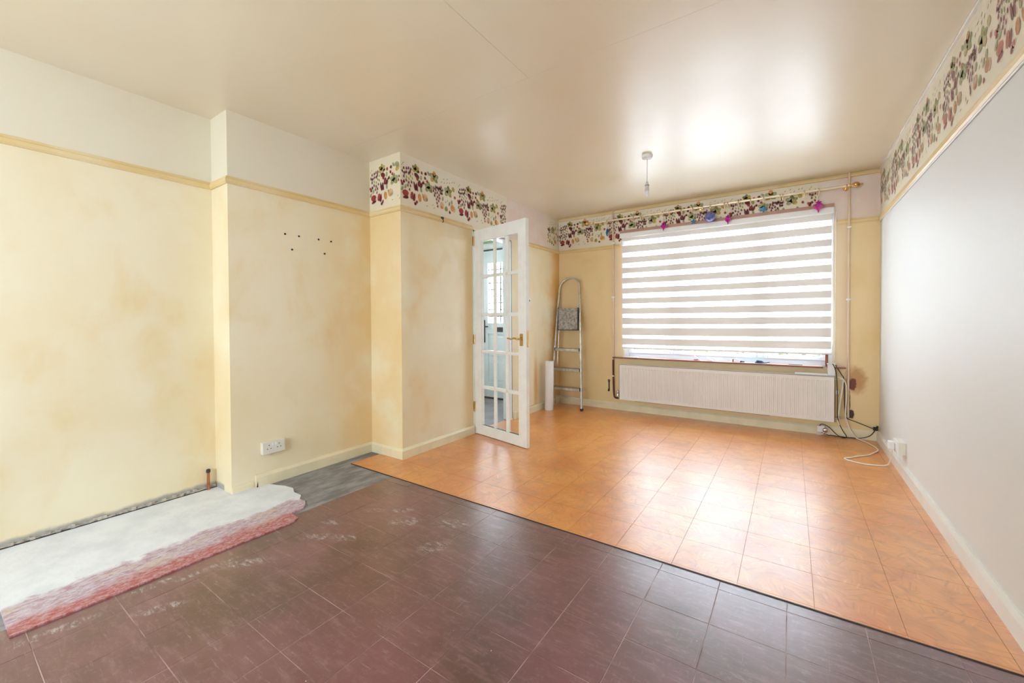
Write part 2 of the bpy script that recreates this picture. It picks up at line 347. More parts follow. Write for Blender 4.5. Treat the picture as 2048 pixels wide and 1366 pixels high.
# --- hearth slab
g = G('hearth_screed'); p = g.geo(); X, Y, Z = g.xyz(p)
wob = g.math('MULTIPLY', g.math('SUBTRACT', g.noise(p, 5, 5, .65), .5), .22)
e = g.math('ADD', X, wob)
edge = g.math('ADD', e, g.math('MULTIPLY', g.math('SUBTRACT', Y, .2), .04))
white = g.mix(g.ss(g.noise(p, 6, 5), .35, .7), (.80, .83, .87), (.70, .73, .78))
mid = g.mix(g.ss(g.noise(g.map(p, (9, 3, 1)), 8, 6, .8), .42, .60), (.60, .54, .60), (.42, .25, .31)); mid = g.mix(g.ss(g.noise(g.map(p, (8, 2, 1)), 2, 4), .52, .66, 0, .7), mid, (.62, .52, .36))
red = g.mix(g.ss(g.noise(g.map(p, (7, 4, 1)), 9, 6, .8), .40, .64), (.40, .085, .08), (.55, .36, .37))
c = g.mix(g.ss(edge, -2.47, -2.43), white, mid); c = g.mix(g.ss(edge, -2.345, -2.285), c, red)
MHEARTH = g.pr(c, .55, normal=g.bump(g.noise(p, 18, 6), .35, .008))
out = [(X0, .181), (-2.225, .181), (-2.218, .5), (-2.222, .9), (-2.216, 1.15), (-2.245, 1.195), (-2.33, 1.20), (-2.33, 1.27), (-2.38, 1.31), (-2.42, 1.33), (-2.47, 1.325), (-2.52, 1.36), (-2.60, 1.36), (-2.67, 1.39), (-2.75, 1.38), (-2.80, 1.36), (X1, 1.33), (X1, Y1), (X0, Y1)]
b = MB(); n = len(out); b.add([(x, y, .006) for x, y in out], [tuple(range(n))]); b.add([(x, y, z) for x, y in out for z in (-.006, .006)], [(2 * i, 2 * ((i + 1) % n), 2 * ((i + 1) % n) + 1, 2 * i + 1) for i in range(n)])
b.build('hearth_slab', MHEARTH, label='worn white screed hearth strip with a red painted front edge along the left alcove', category='hearth')
b = MB().box(X0, X0 + .018, YR, Y1, .004, .0085)
b.build('wall_gap', MDARK, wl, label='dark crack where the skirting was removed')
b = MB(); prev = None
for i in range(60):
    y = .1 + i * .0173
    b.box(X0, X0 + random.uniform(.004, .014), y, y + .0173, .006, .006 + random.uniform(.006, .022))
b.build('broken_plaster', simple('broken_plaster', (.64, .57, .48), .9, var=.4, sc=40), wl, label='rough broken plaster line at the foot of the alcove wall', kind='stuff')

# ------------------------------------------------------------------ trims
def rail(path, z0, z1, d, name, mat, parent, prof=None):
    # path: list of (x,y) wall-line corners, room lies on the right-hand side of travel; profile swept with mitres
    b = MB(); P_ = [Vector(q) for q in path]; n = len(P_); off = []
    for i in range(n):
        ns = []
        for a, c_ in ((i - 1, i), (i, i + 1)):
            if 0 <= a and c_ < n: t = (P_[c_] - P_[a]).normalized(); ns.append(Vector((t.y, -t.x)))
        m = ns[0] if len(ns) == 1 else (ns[0] + ns[1]) / (1 + ns[0].dot(ns[1]))
        off.append(m)
    prof = prof or [(0, z0), (d, z0), (d, z1 - d * .6), (d * .4, z1), (0, z1)]
    k = len(prof); v = []; f = []
    for i in range(n):
        for (o_, z) in prof: v.append((P_[i].x + off[i].x * o_, P_[i].y + off[i].y * o_, z))
    for i in range(n - 1):
        for j in range(k): f.append((i * k + j, i * k + (j + 1) % k, (i + 1) * k + (j + 1) % k, (i + 1) * k + j))
    f.append(tuple(range(k))); f.append(tuple(range((n - 1) * k, n * k))[::-1])
    b.add(v, f); return b.build(name, mat, parent)
e_ = .0
railprof = lambda d: [(0, 1.9455), (d * .55, 1.9455), (d, 1.955), (d, 1.972), (d * .6, 1.980), (d * .5, 1.9905), (0, 1.9905)]
rail([(X0, YR), (X0, Y1), (X1, Y1), (X1, Y2), (X2, Y2), (X2, 3.02)], 0, 0, .018, 'picture_rail', MRAIL, wl, railprof(.018))
rail([(X2, 3.9), (X2, D)], 0, 0, .016, 'picture_rail', MRAIL, wl, railprof(.016))
rail([(X2, D), (-1.70, D)], 0, 0, .014, 'picture_rail', MRAIL, wb, railprof(.014))
rail([(.335, D), (XR, D)], 0, 0, .014, 'picture_rail', MRAIL, wb, railprof(.014))
rail([(XR, D), (XR, YR)], 0, 0, .014, 'picture_rail', MRAIL, wr, railprof(.014))
skp = lambda d, h: [(0, 0), (d, 0), (d, h - .018), (d * .45, h), (0, h)]
def base(nm, path, h, lab):
    o = rail(path, 0, 0, .018, nm, MSKIRTW if 'right' in nm else MSKIRT, None, skp(.018, h)); tag(o, lab, 'skirting board', kind='structure')
base('baseboard_chimney', [(X1, 1.26), (X1, Y2), (X2, Y2), (X2, 3.04)], .083, 'cream skirting board round the chimney breast up to the glazed door')
base('baseboard_left', [(X2, 3.72), (X2, D)], .085, 'cream skirting board between the doorway and the window corner')
base('baseboard_back', [(X2, D), (XR, D)], .088, 'yellowed skirting board under the radiator')
base('baseboard_right', [(XR, D), (XR, YR)], .09, 'pale skirting board along the right wall')
# low plaster fillet on the chimney corner (where skirting is missing)
rail([(X1, Y1 + .002), (X1, 1.25)], 0, 0, .006, 'skirting_stub', MSKIRT, wl, skp(.006, .05))
MB().add([(X1 + .0186, 1.262, .0), (X1 + .0186, 1.272, .0), (X1 + .0186, 1.270, .045), (X1 + .0184, 1.262, .01), (X1 + .001, 1.258, .0)], [(0, 1, 2, 3)]).build('skirting_crack', MDARK, wl)
# ceiling batten on window wall and thin coving lines
t1 = MB().box(X2, XR, D - .022, D, 2.362, 2.384).box(X2, XR, D - .008, D, 2.384, 2.40).build('trim_1', MRAIL, bevel=.003)
tag(t1, 'thin ochre batten under the ceiling along the window wall', 'trim', kind='structure')
t2 = MB().box(-1.695, .325, D - .016, D, 2.112, 2.146).build('trim_2', MPBROWN, bevel=.002)
tag(t2, 'pinkish brown batten above the banded blind', 'trim', kind='structure')
t3 = rail([(XR, D), (XR, YR)], 0, 0, .012, 'trim_3', MWHITE, None, [(0, 2.385), (.012, 2.385), (.012, 2.398), (0, 2.398)])
tag(t3, 'thin white line of beading where right wall meets ceiling', 'trim', kind='structure')

# ------------------------------------------------------------------ fruit stencil friezes
SM = [simple('stencil_' + n_, c_, .6, var=.35, sc=35) for n_, c_ in (('dark_red', (.16, .012, .018)), ('red', (.42, .04, .04)), ('grey_green', (.42, .42, .22)), ('green', (.34, .38, .11)), ('ochre', (.60, .42, .08)), ('orange', (.76, .33, .08)), ('peach', (.78, .50, .28)), ('olive', (.26, .24, .06)), ('halo_pink', (.84, .68, .54)))]
drop = [(0.034, 2.287), (0.063, 2.293), (0.085, 2.301), (0.109, 2.301), (0.02, 2.261), (0.041, 2.253), (0.063, 2.262), (0.086, 2.26), (0.101, 2.276), (0.035, 2.225), (0.059, 2.199), (0.085, 2.188), (0.114, 2.199), (0.076, 2.161), (0.103, 2.165), (0.094, 2.134), (0.363, 2.216), (0.386, 2.232), (0.407, 2.228), (0.429, 2.233), (0.449, 2.246), (0.357, 2.19), (0.385, 2.207), (0.42, 2.213), (0.446, 2.219), (0.467, 2.221), (0.379, 2.178), (0.403, 2.186), (0.443, 2.192), (0.463, 2.193), (0.372, 2.154), (0.425, 2.171), (0.408, 2.15), (0.393, 2.129), (0.432, 2.144), (0.419, 2.12), (0.4, 2.096), (0.407, 2.071)]
gdrop = [(0.125, 2.266), (0.063, 2.227), (0.087, 2.219), (0.103, 2.243), (0.123, 2.231)]
berry = [(0.011, 2.177), (0.036, 2.183), (0.02, 2.161), (0.224, 2.3), (0.268, 2.306), (0.262, 2.269), (0.286, 2.247), (0.245, 2.226), (0.187, 2.303), (0.169, 2.051), (0.152, 2.034), (0.558, 2.05), (0.625, 2.195)]
leafs = [(0.018, 2.124), (0.052, 2.148), (0.3, 2.319), (0.217, 2.259), (0.218, 2.159), (0.553, 2.123), (0.584, 2.143), (0.469, 2.149)]
sprig = [(0.485, 2.323), (0.528, 2.333), (0.456, 2.29), (0.491, 2.293), (0.527, 2.301), (0.558, 2.309), (0.595, 2.324), (0.62, 2.329), (0.367, 2.046), (0.284, 2.045), (0.35, 2.068), (0.507, 2.129), (0.529, 2.144), (0.03, 2.327), (0.018, 2.311)]
def unit():
    rnd = random.Random(3); E = []   # (u, z, a, b, ang, mat, [arc])
    for u, z in drop: E.append((u, z, .0062, .0115, rnd.uniform(-.25, .35), 0))
    for u, z in gdrop: E.append((u, z, .006, .013, .3, 3))
    for k, (u, z) in enumerate(berry): E.append((u, z, .009 if k != 4 else .012, .0115, .2, 0 if k % 3 else 1))
    for u, z in leafs: E.append((u, z, .010, .019, rnd.uniform(-.8, .8), 2))
    for u, z in sprig: E.append((u, z, .003, .010, rnd.uniform(-1.3, -.4), 3))
    def maple(u, z, r, cols):
        for k, a in enumerate((0, 1.15, -1.15, 2.3, -2.3)):
            E.append((u + math.sin(a) * r * .55, z + math.cos(a) * r * .55, r * .36, r * .5, -a, cols[k % len(cols)]))
        E.append((u, z, r * .3, r * .34, 0, cols[-1]))
    maple(.158, 2.314, .038, (3, 4, 7)); maple(.367, 2.302, .05, (5, 2, 2, 3, 4)); maple(.304, 2.201, .046, (3, 2, 2)); maple(.539, 2.225, .05, (7, 3, 2, 4, 2)); E.append((.604, 2.262, .016, .022, .5, 4)); E.append((.333, 2.19, .009, .022, 0, 7))
    E.append((.170, 2.262, .026, .017, -.5, 0)); E.append((.176, 2.236, .012, .009, -.6, 1))
    E.append((.198, 2.208, .014, .026, -.25, 0)); E.append((.222, 2.198, .008, .029, -.35, 0)); E.append((.148, 2.174, .009, .034, .25, 0)); E.append((.171, 2.172, .008, .032, .2, 0)); E.append((.199, 2.210, .005, .015, -.25, 1))
    E.append((.051, 2.096, .029, .023, .1, 1)); E.append((.055, 2.062, .026, .010, .2, 0)); E.append((.118, 2.092, .014, .029, -.15, 1)); E.append((.142, 2.084, .011, .031, -.15, 0))
    E.append((.200, 2.092, .017, .030, .15, 5)); E.append((.262, 2.105, .026, .030, .1, 6)); E.append((.240, 2.108, .008, .028, .3, 5)); E.append((.275, 2.093, .016, .012, .1, 2))
    E.append((.459, 2.088, .022, .029, -.2, 6)); E.append((.463, 2.070, .014, .010, -.2, 5)); E.append((.513, 2.072, .017, .022, 0, 3)); E.append((.590, 2.094, .020, .027, 0, 5)); E.append((.615, 2.086, .015, .025, 0, 6))
    return E
UNIT = unit(); HALO = [(u, z, a + .0085, c_ + .007, g_, 8) for (u, z, a, c_, g_, m_) in UNIT if m_ in (0, 1)]; UNIT = [(u, z, a * (1.02 if a < .008 else 1.14), c_ * (1.02 if a < .008 else 1.1), g_, m_) for (u, z, a, c_, g_, m_) in UNIT]
SM2 = [simple('glare_stencil_' + n_, c_, .6, var=.25, sc=35) for n_, c_ in (('brown', (.33, .15, .13)), ('salmon', (.58, .24, .19)), ('sage', (.44, .44, .26)), ('moss', (.38, .40, .20)), ('ochre', (.58, .48, .26)), ('rust', (.62, .34, .20)), ('peach', (.66, .46, .32)), ('olive', (.36, .34, .16)), ('halo_pink', (.82, .70, .58)))]  # right wall frieze: window glare painted in as paler stencil colours
def frieze(parent, origin, dv, nv, length, phase=0, per=.66, vmax=9, name='fruit_stencil', start=0):
    b = MB(); dv = Vector(dv); nv = Vector(nv); o = Vector(origin); k0 = -1
    for k in range(-1, int(length / per) + 2):
        for (u, z, a, c_, ang, mi) in HALO + UNIT:
            uu = u + k * per + phase
            if uu - a < start or uu + a > length or z > vmax: continue
            N = 8; pts = []
            for i in range(N):
                t = i * 2 * math.pi / N; x = a * math.cos(t); y = c_ * math.sin(t)
                if mi in (0, 3, 7, 8) and c_ > a * 1.2: x *= 1 - .35 * (y / c_)
                pts.append(o + dv * (uu + x * math.cos(ang) - y * math.sin(ang)) + Vector((0, 0, z + x * math.sin(ang) + y * math.cos(ang))) + nv * (.0006 if mi == 8 else .0012 + .0002 * (mi % 3)))
            b.add(pts, [tuple(range(N))], mi)
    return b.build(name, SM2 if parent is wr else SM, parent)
frieze(wl, (X2, Y2, 0), (0, 1, 0), (1, 0, 0), 1.44).name = 'fruit_stencil'
frieze(wl, (X2, 4.50, 0), (0, 1, 0), (1, 0, 0), .295, phase=-.40)
frieze(wl, (X1, Y2, 0), (1, 0, 0), (0, -1, 0), .372)
frieze(wb, (X2, D, 0), (1, 0, 0), (0, -1, 0), 2.72)
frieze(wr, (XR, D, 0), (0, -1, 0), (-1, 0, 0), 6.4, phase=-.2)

# ------------------------------------------------------------------ small wall fixings
for (y, z) in ((1.473, 1.691), (1.57, 1.691), (1.716, 1.692), (1.816, 1.692), (1.52, 1.59), (1.762, 1.592)):
    MB().lathe([(0, .004), (.0055, .004), (.007, .0)], 10, Matrix.Translation((X1, y, z)) @ Matrix.Rotation(R(90), 4, 'Y')).build('wall_plug', MBLACK, wl)
b = MB().box(X2, X2 + .028, 2.60, 2.622, 1.965, 1.982).tube([(X2 + .024, 2.611, 1.97), (X2 + .034, 2.611, 1.945), (X2 + .024, 2.611, 1.935)], .004)
b.build('rail_hook', MDARK, wl, label='small black hook on the picture rail')
# ------------------------------------------------------------------ door opening and glazed door
YA, YB, ZT = 3.045, 3.69, 1.945
b = MB().box(X2 - .104, X2 + .003, YA - .002, YA + .014, 0, ZT).box(X2 - .104, X2 + .003, YB - .012, YB + .002, 0, ZT).box(X2 - .104, X2 + .003, YA, YB, ZT - .014, ZT)
b = b.build('trim_4', MAQUA, bevel=.001); tag(b, 'pale lining round the glazed door opening', 'door frame', kind='structure')
MB().box(X2 + .001, X2 + .004, YB + .001, YB + .007, .02, ZT).box(X2 + .001, X2 + .004, YA, YB, ZT + .001, ZT + .006).build('lining_gap', MDARK, b)
HX, HY = -2.512, 3.055; WD, TD = .695, .036; AN = R(-12.296)
dm = Matrix.Translation((HX, HY, 0)) @ Matrix.Rotation(AN, 4, 'Z')
door = thing('door_1', (HX, HY, 0), 'white glazed door with fifteen panes standing open against the room', 'door', kind='structure')
gz0, gz1 = .10, 1.827; cols = [(.105, .268), (.296, .430), (.468, .597)]; rows = [(.10, .444), (.474, .782), (.808, 1.126), (1.156, 1.484), (1.514, 1.827)]
b = MB(); B = lambda x0, x1, y0, y1, z0, z1: b.box(x0, x1, y0, y1, z0, z1, 0, dm)
B(0, .10, -.001, TD, .008, 1.942); B(.60, WD, -.001, TD, .008, 1.942)
B(.10, .60, 0, TD, .008, .10); B(.10, .60, 0, TD, 1.83, 1.942)
b.build('door_leaf', MWHITE, door, bevel=.002)
b = MB()
for x0, x1 in ((.272, .292), (.434, .464)): B(x0, x1, .006, TD - .006, .10, 1.83)
for z0, z1 in ((.449, .469), (.787, .803), (1.131, 1.151), (1.489, 1.509)): B(.10, .60, .006, TD - .006, z0, z1)
b.build('glazing_bars', MWHITE, door, bevel=.002)
for (x0, x1) in cols:
    for (z0, z1) in rows:
        b = MB(); B(x0 - .003, x1 + .003, TD / 2 - .002, TD / 2 + .002, z0 - .003, z1 + .003); pn = b.build('pane', MGLASS, door)
        b = MB()
        for (a0, a1, c0, c1) in ((x0 - .006, x0, z0, z1), (x1, x1 + .006, z0, z1), (x0, x1, z0 - .006, z0), (x0, x1, z1, z1 + .006)): B(a0, a1, .009, TD - .009, c0, c1)
        b.build('pane_beading', MWHITE, pn)
b = MB(); B(.622, .660, -.006, -.001, .868, .972); hp = b.build('handle_plate', MBRASS, door, bevel=.002)
b = MB(); b.tube([dm @ Vector(q) for q in ((.643, -.004, .928), (.643, -.045, .928), (.632, -.052, .929), (.60, -.052, .935), (.56, -.05, .925), (.515, -.05, .933))], [.009, .008, .0075, .008, .0075, .006], 10)
b.tube([dm @ Vector(q) for q in ((.643, -.008, .928), (.643, -.001, .928))], .015, 12); b.build('lever', MBRASS, hp)
b = MB(); B(.622, .660, TD, TD + .005, .868, .972); hp = b.build('handle_plate', MBRASS, door, bevel=.002)
b = MB(); b.tube([dm @ Vector(q) for q in ((.643, TD, .928), (.643, TD + .045, .928), (.632, TD + .052, .929), (.60, TD + .052, .935), (.56, TD + .05, .925), (.515, TD + .05, .933))], [.009, .008, .0075, .008, .0075, .006], 10); b.build('lever', MBRASS, hp)
for z in (.22, .86, 1.80):
    b = MB().tube([(HX + .004, HY - .008, z), (HX + .004, HY - .008, z + .09)], .006, 10).box(X2, X2 + .003, HY - .012, HY + .02, z, z + .09); b.build('hinge', MBRASS, door)
b = MB(); B(WD - .0005, WD + .002, .008, .028, .86, 1.0); b.build('latch_plate', MBRASS, door)

# hall front door
fd = thing('door_2', (-3.19, 4.58, 0), 'pale aqua front door with leaded glass seen through the glazed door', 'door', kind='structure')
b = MB().box(-3.66, -3.598, 4.53, 4.62, 0, 2.15).box(-2.782, -2.72, 4.53, 4.62, 0, 2.15).box(-3.66, -2.72, 4.53, 4.62, 2.035, 2.15).build('door_frame', MAQUA, fd, bevel=.004)
b = MB().box(-3.60, -3.50, 4.55, 4.594, .02, 2.04).box(-2.88, -2.78, 4.55, 4.594, .02, 2.04).box(-3.50, -2.88, 4.55, 4.594, .02, .22).box(-3.50, -2.88, 4.55, 4.594, .90, 1.05).box(-3.50, -2.88, 4.55, 4.594, 1.88, 2.04).build('door_leaf', MAQUA, fd, bevel=.003)
for (x0, x1, z0, z1) in ((-3.49, -3.20, .23, .53), (-3.18, -2.89, .23, .53), (-3.49, -3.20, .56, .89), (-3.18, -2.89, .56, .89)):
    MB().box(x0 - .02, x1 + .02, 4.57, 4.59, z0 - .02, z1 + .02).box(x0 + .03, x1 - .03, 4.558, 4.575, z0 + .03, z1 - .03).build('door_panel', MAQUA, fd, bevel=.006)
MB().box(-3.50, -2.88, 4.574, 4.578, 1.05, 1.88).build('pane', MGLASS, fd)
b = MB()
for k in range(1, 6): b.box(-3.50 + k * .1035 - .0065, -3.50 + k * .1035 + .0065, 4.569, 4.581, 1.05, 1.88)
for k in range(1, 9): b.box(-3.50, -2.88, 4.570, 4.580, 1.05 + k * .0925 - .006, 1.05 + k * .0925 + .006)
b.build('leading', MDARK, fd, label='black lead grid on the front door glass')
MB().box(-3.38, -3.12, 4.538, 4.552, .927, .992).build('letter_plate', MDARK, fd, bevel=.002)
MB().box(-3.578, -3.548, 4.535, 4.551, .78, 1.09).tube([(-3.563, 4.54, 1.0), (-3.563, 4.50, 1.0), (-3.46, 4.495, 1.0)], .009).build('handle_plate', MDARK, fd)
MB().box(-3.60, -2.78, 4.53, 4.56, .0, .022).build('threshold', MDARK, fd)
b = MB().box(-3.62, -2.76, 4.48, 4.56, 2.045, 2.055).build('door_head_line', MDARK, fd)

# ------------------------------------------------------------------ window 1
win = thing('window_1', (-.67, 4.87, .63), 'wide white framed window of three lights behind the banded blind', 'window', kind='structure')
ya, yb = 4.845, 4.91
b = MB().box(-1.66, -1.60, ya, yb, .632, 2.13).box(.27, .32, ya, yb, .632, 2.13).box(-1.60, .27, ya, yb, .632, .690).box(-1.60, .27, ya, yb, 2.07, 2.13).box(-1.095, -1.035, ya, yb, .69, 2.07).box(-.288, -.228, ya, yb, .69, 2.07)
b.build('window_frame', MUPVC, win, bevel=.004)
for (x0, x1) in ((-1.60, -1.095), (-1.035, -.288), (-.228, .27)):
    b = MB(); y0, y1 = ya - .008, yb - .01; t = .034; z0, z1 = .69, 2.07
    b.box(x0, x0 + t, y0, y1, z0, z1).box(x1 - t, x1, y0, y1, z0, z1).box(x0 + t, x1 - t, y0, y1, z0, z0 + t).box(x0 + t, x1 - t, y0, y1, z1 - t, z1)
    sh = b.build('sash', MUPVC, win, bevel=.003)
    MB().box(x0 + t, x1 - t, 4.872, 4.876, z0 + t, z1 - t).build('pane', MGLASS, sh)
    b = MB().box(x0 + t, x1 - t, 4.865, 4.871, z0 + t - .001, z0 + t + .004).build('glazing_gasket', MDARK, sh)
b = MB().box(-1.655, .245, 4.745, 4.85, .630, .643).box(-1.769, -1.655, 4.745, 4.808, .630, .643).box(.33, .41, 4.745, 4.808, .632, .645)
sill = b.build('window_sill', simple('sill_wood', (.66, .42, .36), .4, var=.2), win)
MB().box(-1.769, .245, 4.738, 4.7455, .628, .642).box(.33, .41, 4.738, 4.7455, .632, .645).build('sill_nosing', MBROWN, sill)
b = MB().box(.262, .275, 4.76, 4.80, .643, .755).box(.275, .283, 4.76, 4.80, .63, .755)
b.build('reveal_strip', [MBROWN], win, label='short brown wood strip at the right end of the sill')

# outside
gr = MB().box(-14, 12, 4.96, 30, -.5, -.35).build('front_paving', simple('pale_paving', (.38, .37, .35), .9, var=.15, sc=3)); tag(gr, 'pale paved ground outside the window seen under the blind', 'paving', kind='structure')
b = MB(); rnd = random.Random(5)
for k in range(5200):
    x, y, z = rnd.uniform(-9, 5), 8.2 + rnd.uniform(0, .7), rnd.uniform(-.35, .92 + .05 * math.sin(k))
    s_ = rnd.uniform(.03, .06); a = Vector([rnd.gauss(0, 1) for _ in range(3)]).normalized() * s_; c_ = a.cross(Vector([rnd.gauss(0, 1) for _ in range(3)])).normalized() * s_ * .6; o_ = Vector((x, y, z))
    b.add([o_ - a, o_ + c_, o_ + a, o_ - c_], [(0, 1, 2, 3)])
hd = b.build('hedge', simple('hedge_leaf', (.07, .115, .035), .6, var=.5, sc=9)); tag(hd, 'leafy green hedge outside beyond the window', 'hedge', kind='stuff')

# ------------------------------------------------------------------ banded blind
bl = thing('banded_blind', (-.67, 4.785, 2.08), 'white day and night banded roller blind lowered over the wide window', 'blind')
MB().box(-1.688, .325, 4.752, 4.802, 2.05, 2.108).build('headrail', MPLAST, bl, bevel=.012)
Lc = [1.988, 1.850, 1.726, 1.608, 1.487, 1.368, 1.25, 1.132, 1.012, .886, .776]; Rc = [1.968, 1.845, 1.729, 1.612, 1.488, 1.372, 1.254, 1.131, 1.02, .896, .786]
hh = [.027, .027, .027, .027, .027, .027, .026, .024, .020, .019, .017]
BX0, BX1 = -1.662, .305
def strip(zl0, zr0, zl1, zr1, name, mat, y=4.782):
    n = 14; v = []; f = []
    for i in range(n + 1):
        t = i / n; x = BX0 + (BX1 - BX0) * t; w_ = .0022 * math.sin(t * 9 + zl0 * 2) ; dz = .004 * math.sin(t * math.pi) * -1
        v += [(x, y + w_, zl0 + (zr0 - zl0) * t + dz), (x, y + w_, zl1 + (zr1 - zl1) * t + dz)]
    for i in range(n): f.append((2 * i, 2 * i + 2, 2 * i + 3, 2 * i + 1))
    return MB().add(v, f, 0, True).build(name, mat, bl)
pl, pr_ = 2.055, 2.055
for k in range(11):
    strip(Lc[k] + hh[k], Rc[k] + hh[k], pl, pr_, 'opaque_band', MBAND)
    pl, pr_ = Lc[k] - hh[k], Rc[k] - hh[k]; strip(pl, pr_, Lc[k] + hh[k], Rc[k] + hh[k], 'sheer_band', MSHEER)
MB().tube([(BX0 - .004, 4.779, .752), (BX1 + .004, 4.779, .760)], .011, 10).build('bottom_bar', MPLAST, bl)
for dx in (0, .016):
    MB().tube(smooth([(.319 + dx, 4.765, 2.06), (.318 + dx, 4.768, 1.6), (.320 + dx * .8, 4.768, 1.0), (.318 + dx * .7, 4.768, .70)], 6), .0028, 6).build('pull_cord', MPLAST, bl)

# ------------------------------------------------------------------ curtain pole, rings, ornaments
PY, PZ = 4.707, 2.264
cp = thing('curtain_pole', (-.8, PY, PZ), 'long brass curtain pole across the window wall', 'curtain pole')
MB().tube([(-2.04, PY, PZ), (.43, PY, PZ)], .0112, 12).build('pole', simple('pole_brass', (.88, .78, .58), .3, .35), cp)
def finial(x, sgn, nm='finial'):
    mt = Matrix.Translation((x, PY, PZ)) @ Matrix.Rotation(R(90 * sgn), 4, 'Y')
    MB().lathe([(.008, -.02), (.015, -.015), (.015, -.008), (.008, -.002), (.012, .006), (.022, .018), (.026, .032), (.022, .046), (.010, .056), (.006, .062), (.009, .070), (.006, .078), (0, .08)], 16, mt).build(nm, MBRASS, cp)
finial(-2.045, -1); finial(.437, 1)
for x in (-1.99, -.80, .405):
    MB().tube([(x, D, PZ + .0), (x, PY + .008, PZ)], .006, 8).tube([(x, D - .001, PZ - .0), (x, D - .008, PZ)], .02, 12).tube([(x - .006, PY, PZ), (x + .006, PY, PZ)], .0125, 12).build('bracket', MBRASS, cp)
rx = [-1.821, -1.5, -1.418, -1.394, -1.177, -1.108, -.977, -.868, -.774, -.697, -.563, -.538, -.437, -.335, -.226, -.09, -.074, .097, .203]
MRING = simple('ring_brass', (.86, .74, .50), .25, .6)
rmesh = None
for i, x in enumerate(rx):
    rr_ = .026 if i != 18 else .030
    rg = thing('curtain_ring', (x, PY, PZ - .008), 'brass curtain ring, %s from the left end of the curtain pole' % ORD[i], 'curtain ring', 'brass rings along the curtain pole')
    tilt = random.uniform(-.5, .5)
    pts = [(x + math.sin(a) * rr_ * math.sin(tilt) * .5, PY + math.sin(a) * rr_, PZ - rr_ + .012 + math.cos(a) * rr_) for a in [k * math.pi / 9 for k in range(18)]]
    MB().tube(pts, .0052, 6, closed=True).build('hoop', MRING, rg)
    zc = PZ - 2 * rr_ + .010
    MB().tube([(x, PY, zc + .003), (x, PY, zc - .006)], .003, 6).tube([(x, PY, zc - .012 + .006 * math.cos(a)) if False else (x + .005 * math.sin(a), PY, zc - .011 + .005 * math.cos(a)) for a in [k * math.pi / 5 for k in range(10)]], .0015, 5, closed=True).build('eyelet', MRING, rg)
def gem(name, col, rough=.12):
    g = G(name); return g.pr(g.mix(g.ss(g.noise(g.co(), 40, 2), .4, .6), col, tuple(c * .6 for c in col)), rough, **{'Transmission Weight': .35}, coat=.6)
MMAG, MBLUE, MCYAN, MPURP = gem('magenta_acrylic', (.72, .02, .42)), gem('deep_blue_acrylic', (.02, .16, .42)), gem('sky_blue_acrylic', (.08, .42, .75)), gem('violet_blue_glass', (.20, .24, .70), .3)
def orn_diamond(x, z, s, lab, mat, top, fac=8, name='hanging_ornament'):
    t = thing(name, (x, PY, z), lab, 'ornament', 'ornaments hanging from the curtain pole')
    pr_f = [(0, s * 1.25), (.16 * s, s * 1.2), (.2 * s, s * .95), (.62 * s, s * .82), (.34 * s, s * .62), (.9 * s, s * .25), (.98 * s, 0), (.78 * s, -s * .3), (.22 * s, -s * .95), (.05 * s, -s * 1.5), (0, -s * 1.55)]
    b = MB().lathe(pr_f, fac, Matrix.Translation((x, PY, z))); b.sm = [False] * len(b.sm); b.build('gem', mat, t)
    MB().tube([(x, PY, z + s * 1.2), (x, PY, top)], .0014, 5).build('string', simple('dark_thread', (.35, .05, .15), .6), t)
zb = PZ - .062
orn_diamond(-1.17, 2.118, .036, 'magenta drop ornament above the left third of the blind', MMAG, zb)
orn_diamond(-.536, 2.105, .036, 'magenta drop ornament hanging over the middle of the blind, beside the violet ball', MMAG, zb)
orn_diamond(.203, 2.120, .042, 'largest magenta drop ornament, hanging at the right end of the pole', MMAG, PZ - .04)
b_t = thing('hanging_ornament', (-1.816, PY, 2.122), 'narrow dark blue faceted ornament hanging left of the blind near the pipe', 'ornament', 'ornaments hanging from the curtain pole')
b = MB().lathe([(0, .050), (.013, .034), (.023, 0), (.013, -.034), (0, -.050)], 6, Matrix.Translation((-1.816, PY, 2.128))); b.sm = [False] * len(b.sm); b.build('gem', MBLUE, b_t)
MB().tube([(-1.818, PY, 2.175), (-1.82, PY, zb)], .0013, 5).build('string', MDARK, b_t)
def star(x, z, r, lab, mat, n=5, inner=.42):
    t = thing('hanging_star', (x, PY, z), lab, 'ornament', 'ornaments hanging from the curtain pole'); v = []; f = []
    for k in range(2 * n):
        q = r if k % 2 == 0 else r * inner; a = k * math.pi / n; v.append((x + q * math.sin(a), PY, z + q * math.cos(a)))
    v += [(x, PY - .007, z), (x, PY + .007, z)]; m = 2 * n
    for k in range(m): f += [(k, (k + 1) % m, m), ((k + 1) % m, k, m + 1)]
    MB().add(v, f).build('star', mat, t); MB().tube([(x, PY, z + r * .9), (x, PY, zb)], .0012, 5).build('string', MPLAST, t)
star(-.862, 2.125, .036, 'small sky blue star ornament hanging above the blind', MCYAN)
star(-.227, 2.155, .036, 'small blue snowflake ornament hanging below the right half of the pole', MCYAN, 6, .55)
t = thing('hanging_ball', (-.702, PY, 2.168), 'violet blue glass ball ornament with a brown cap hanging above the blind', 'ornament', 'ornaments hanging from the curtain pole')
MB().lathe([(.050 * math.sin(a), .050 * math.cos(a)) for a in [k * math.pi / 12 for k in range(13)]], 20, Matrix.Translation((-.702, PY, 2.152))).build('ball', MPURP, t)
MB().lathe([(.012, 0), (.012, .012), (0, .014)], 10, Matrix.Translation((-.69, PY, 2.202))).tube([(-.69, PY, 2.21), (-.69, PY, zb + .012)], .0035, 6).build('cap', simple('brown_cap', (.28, .16, .08), .5), t)

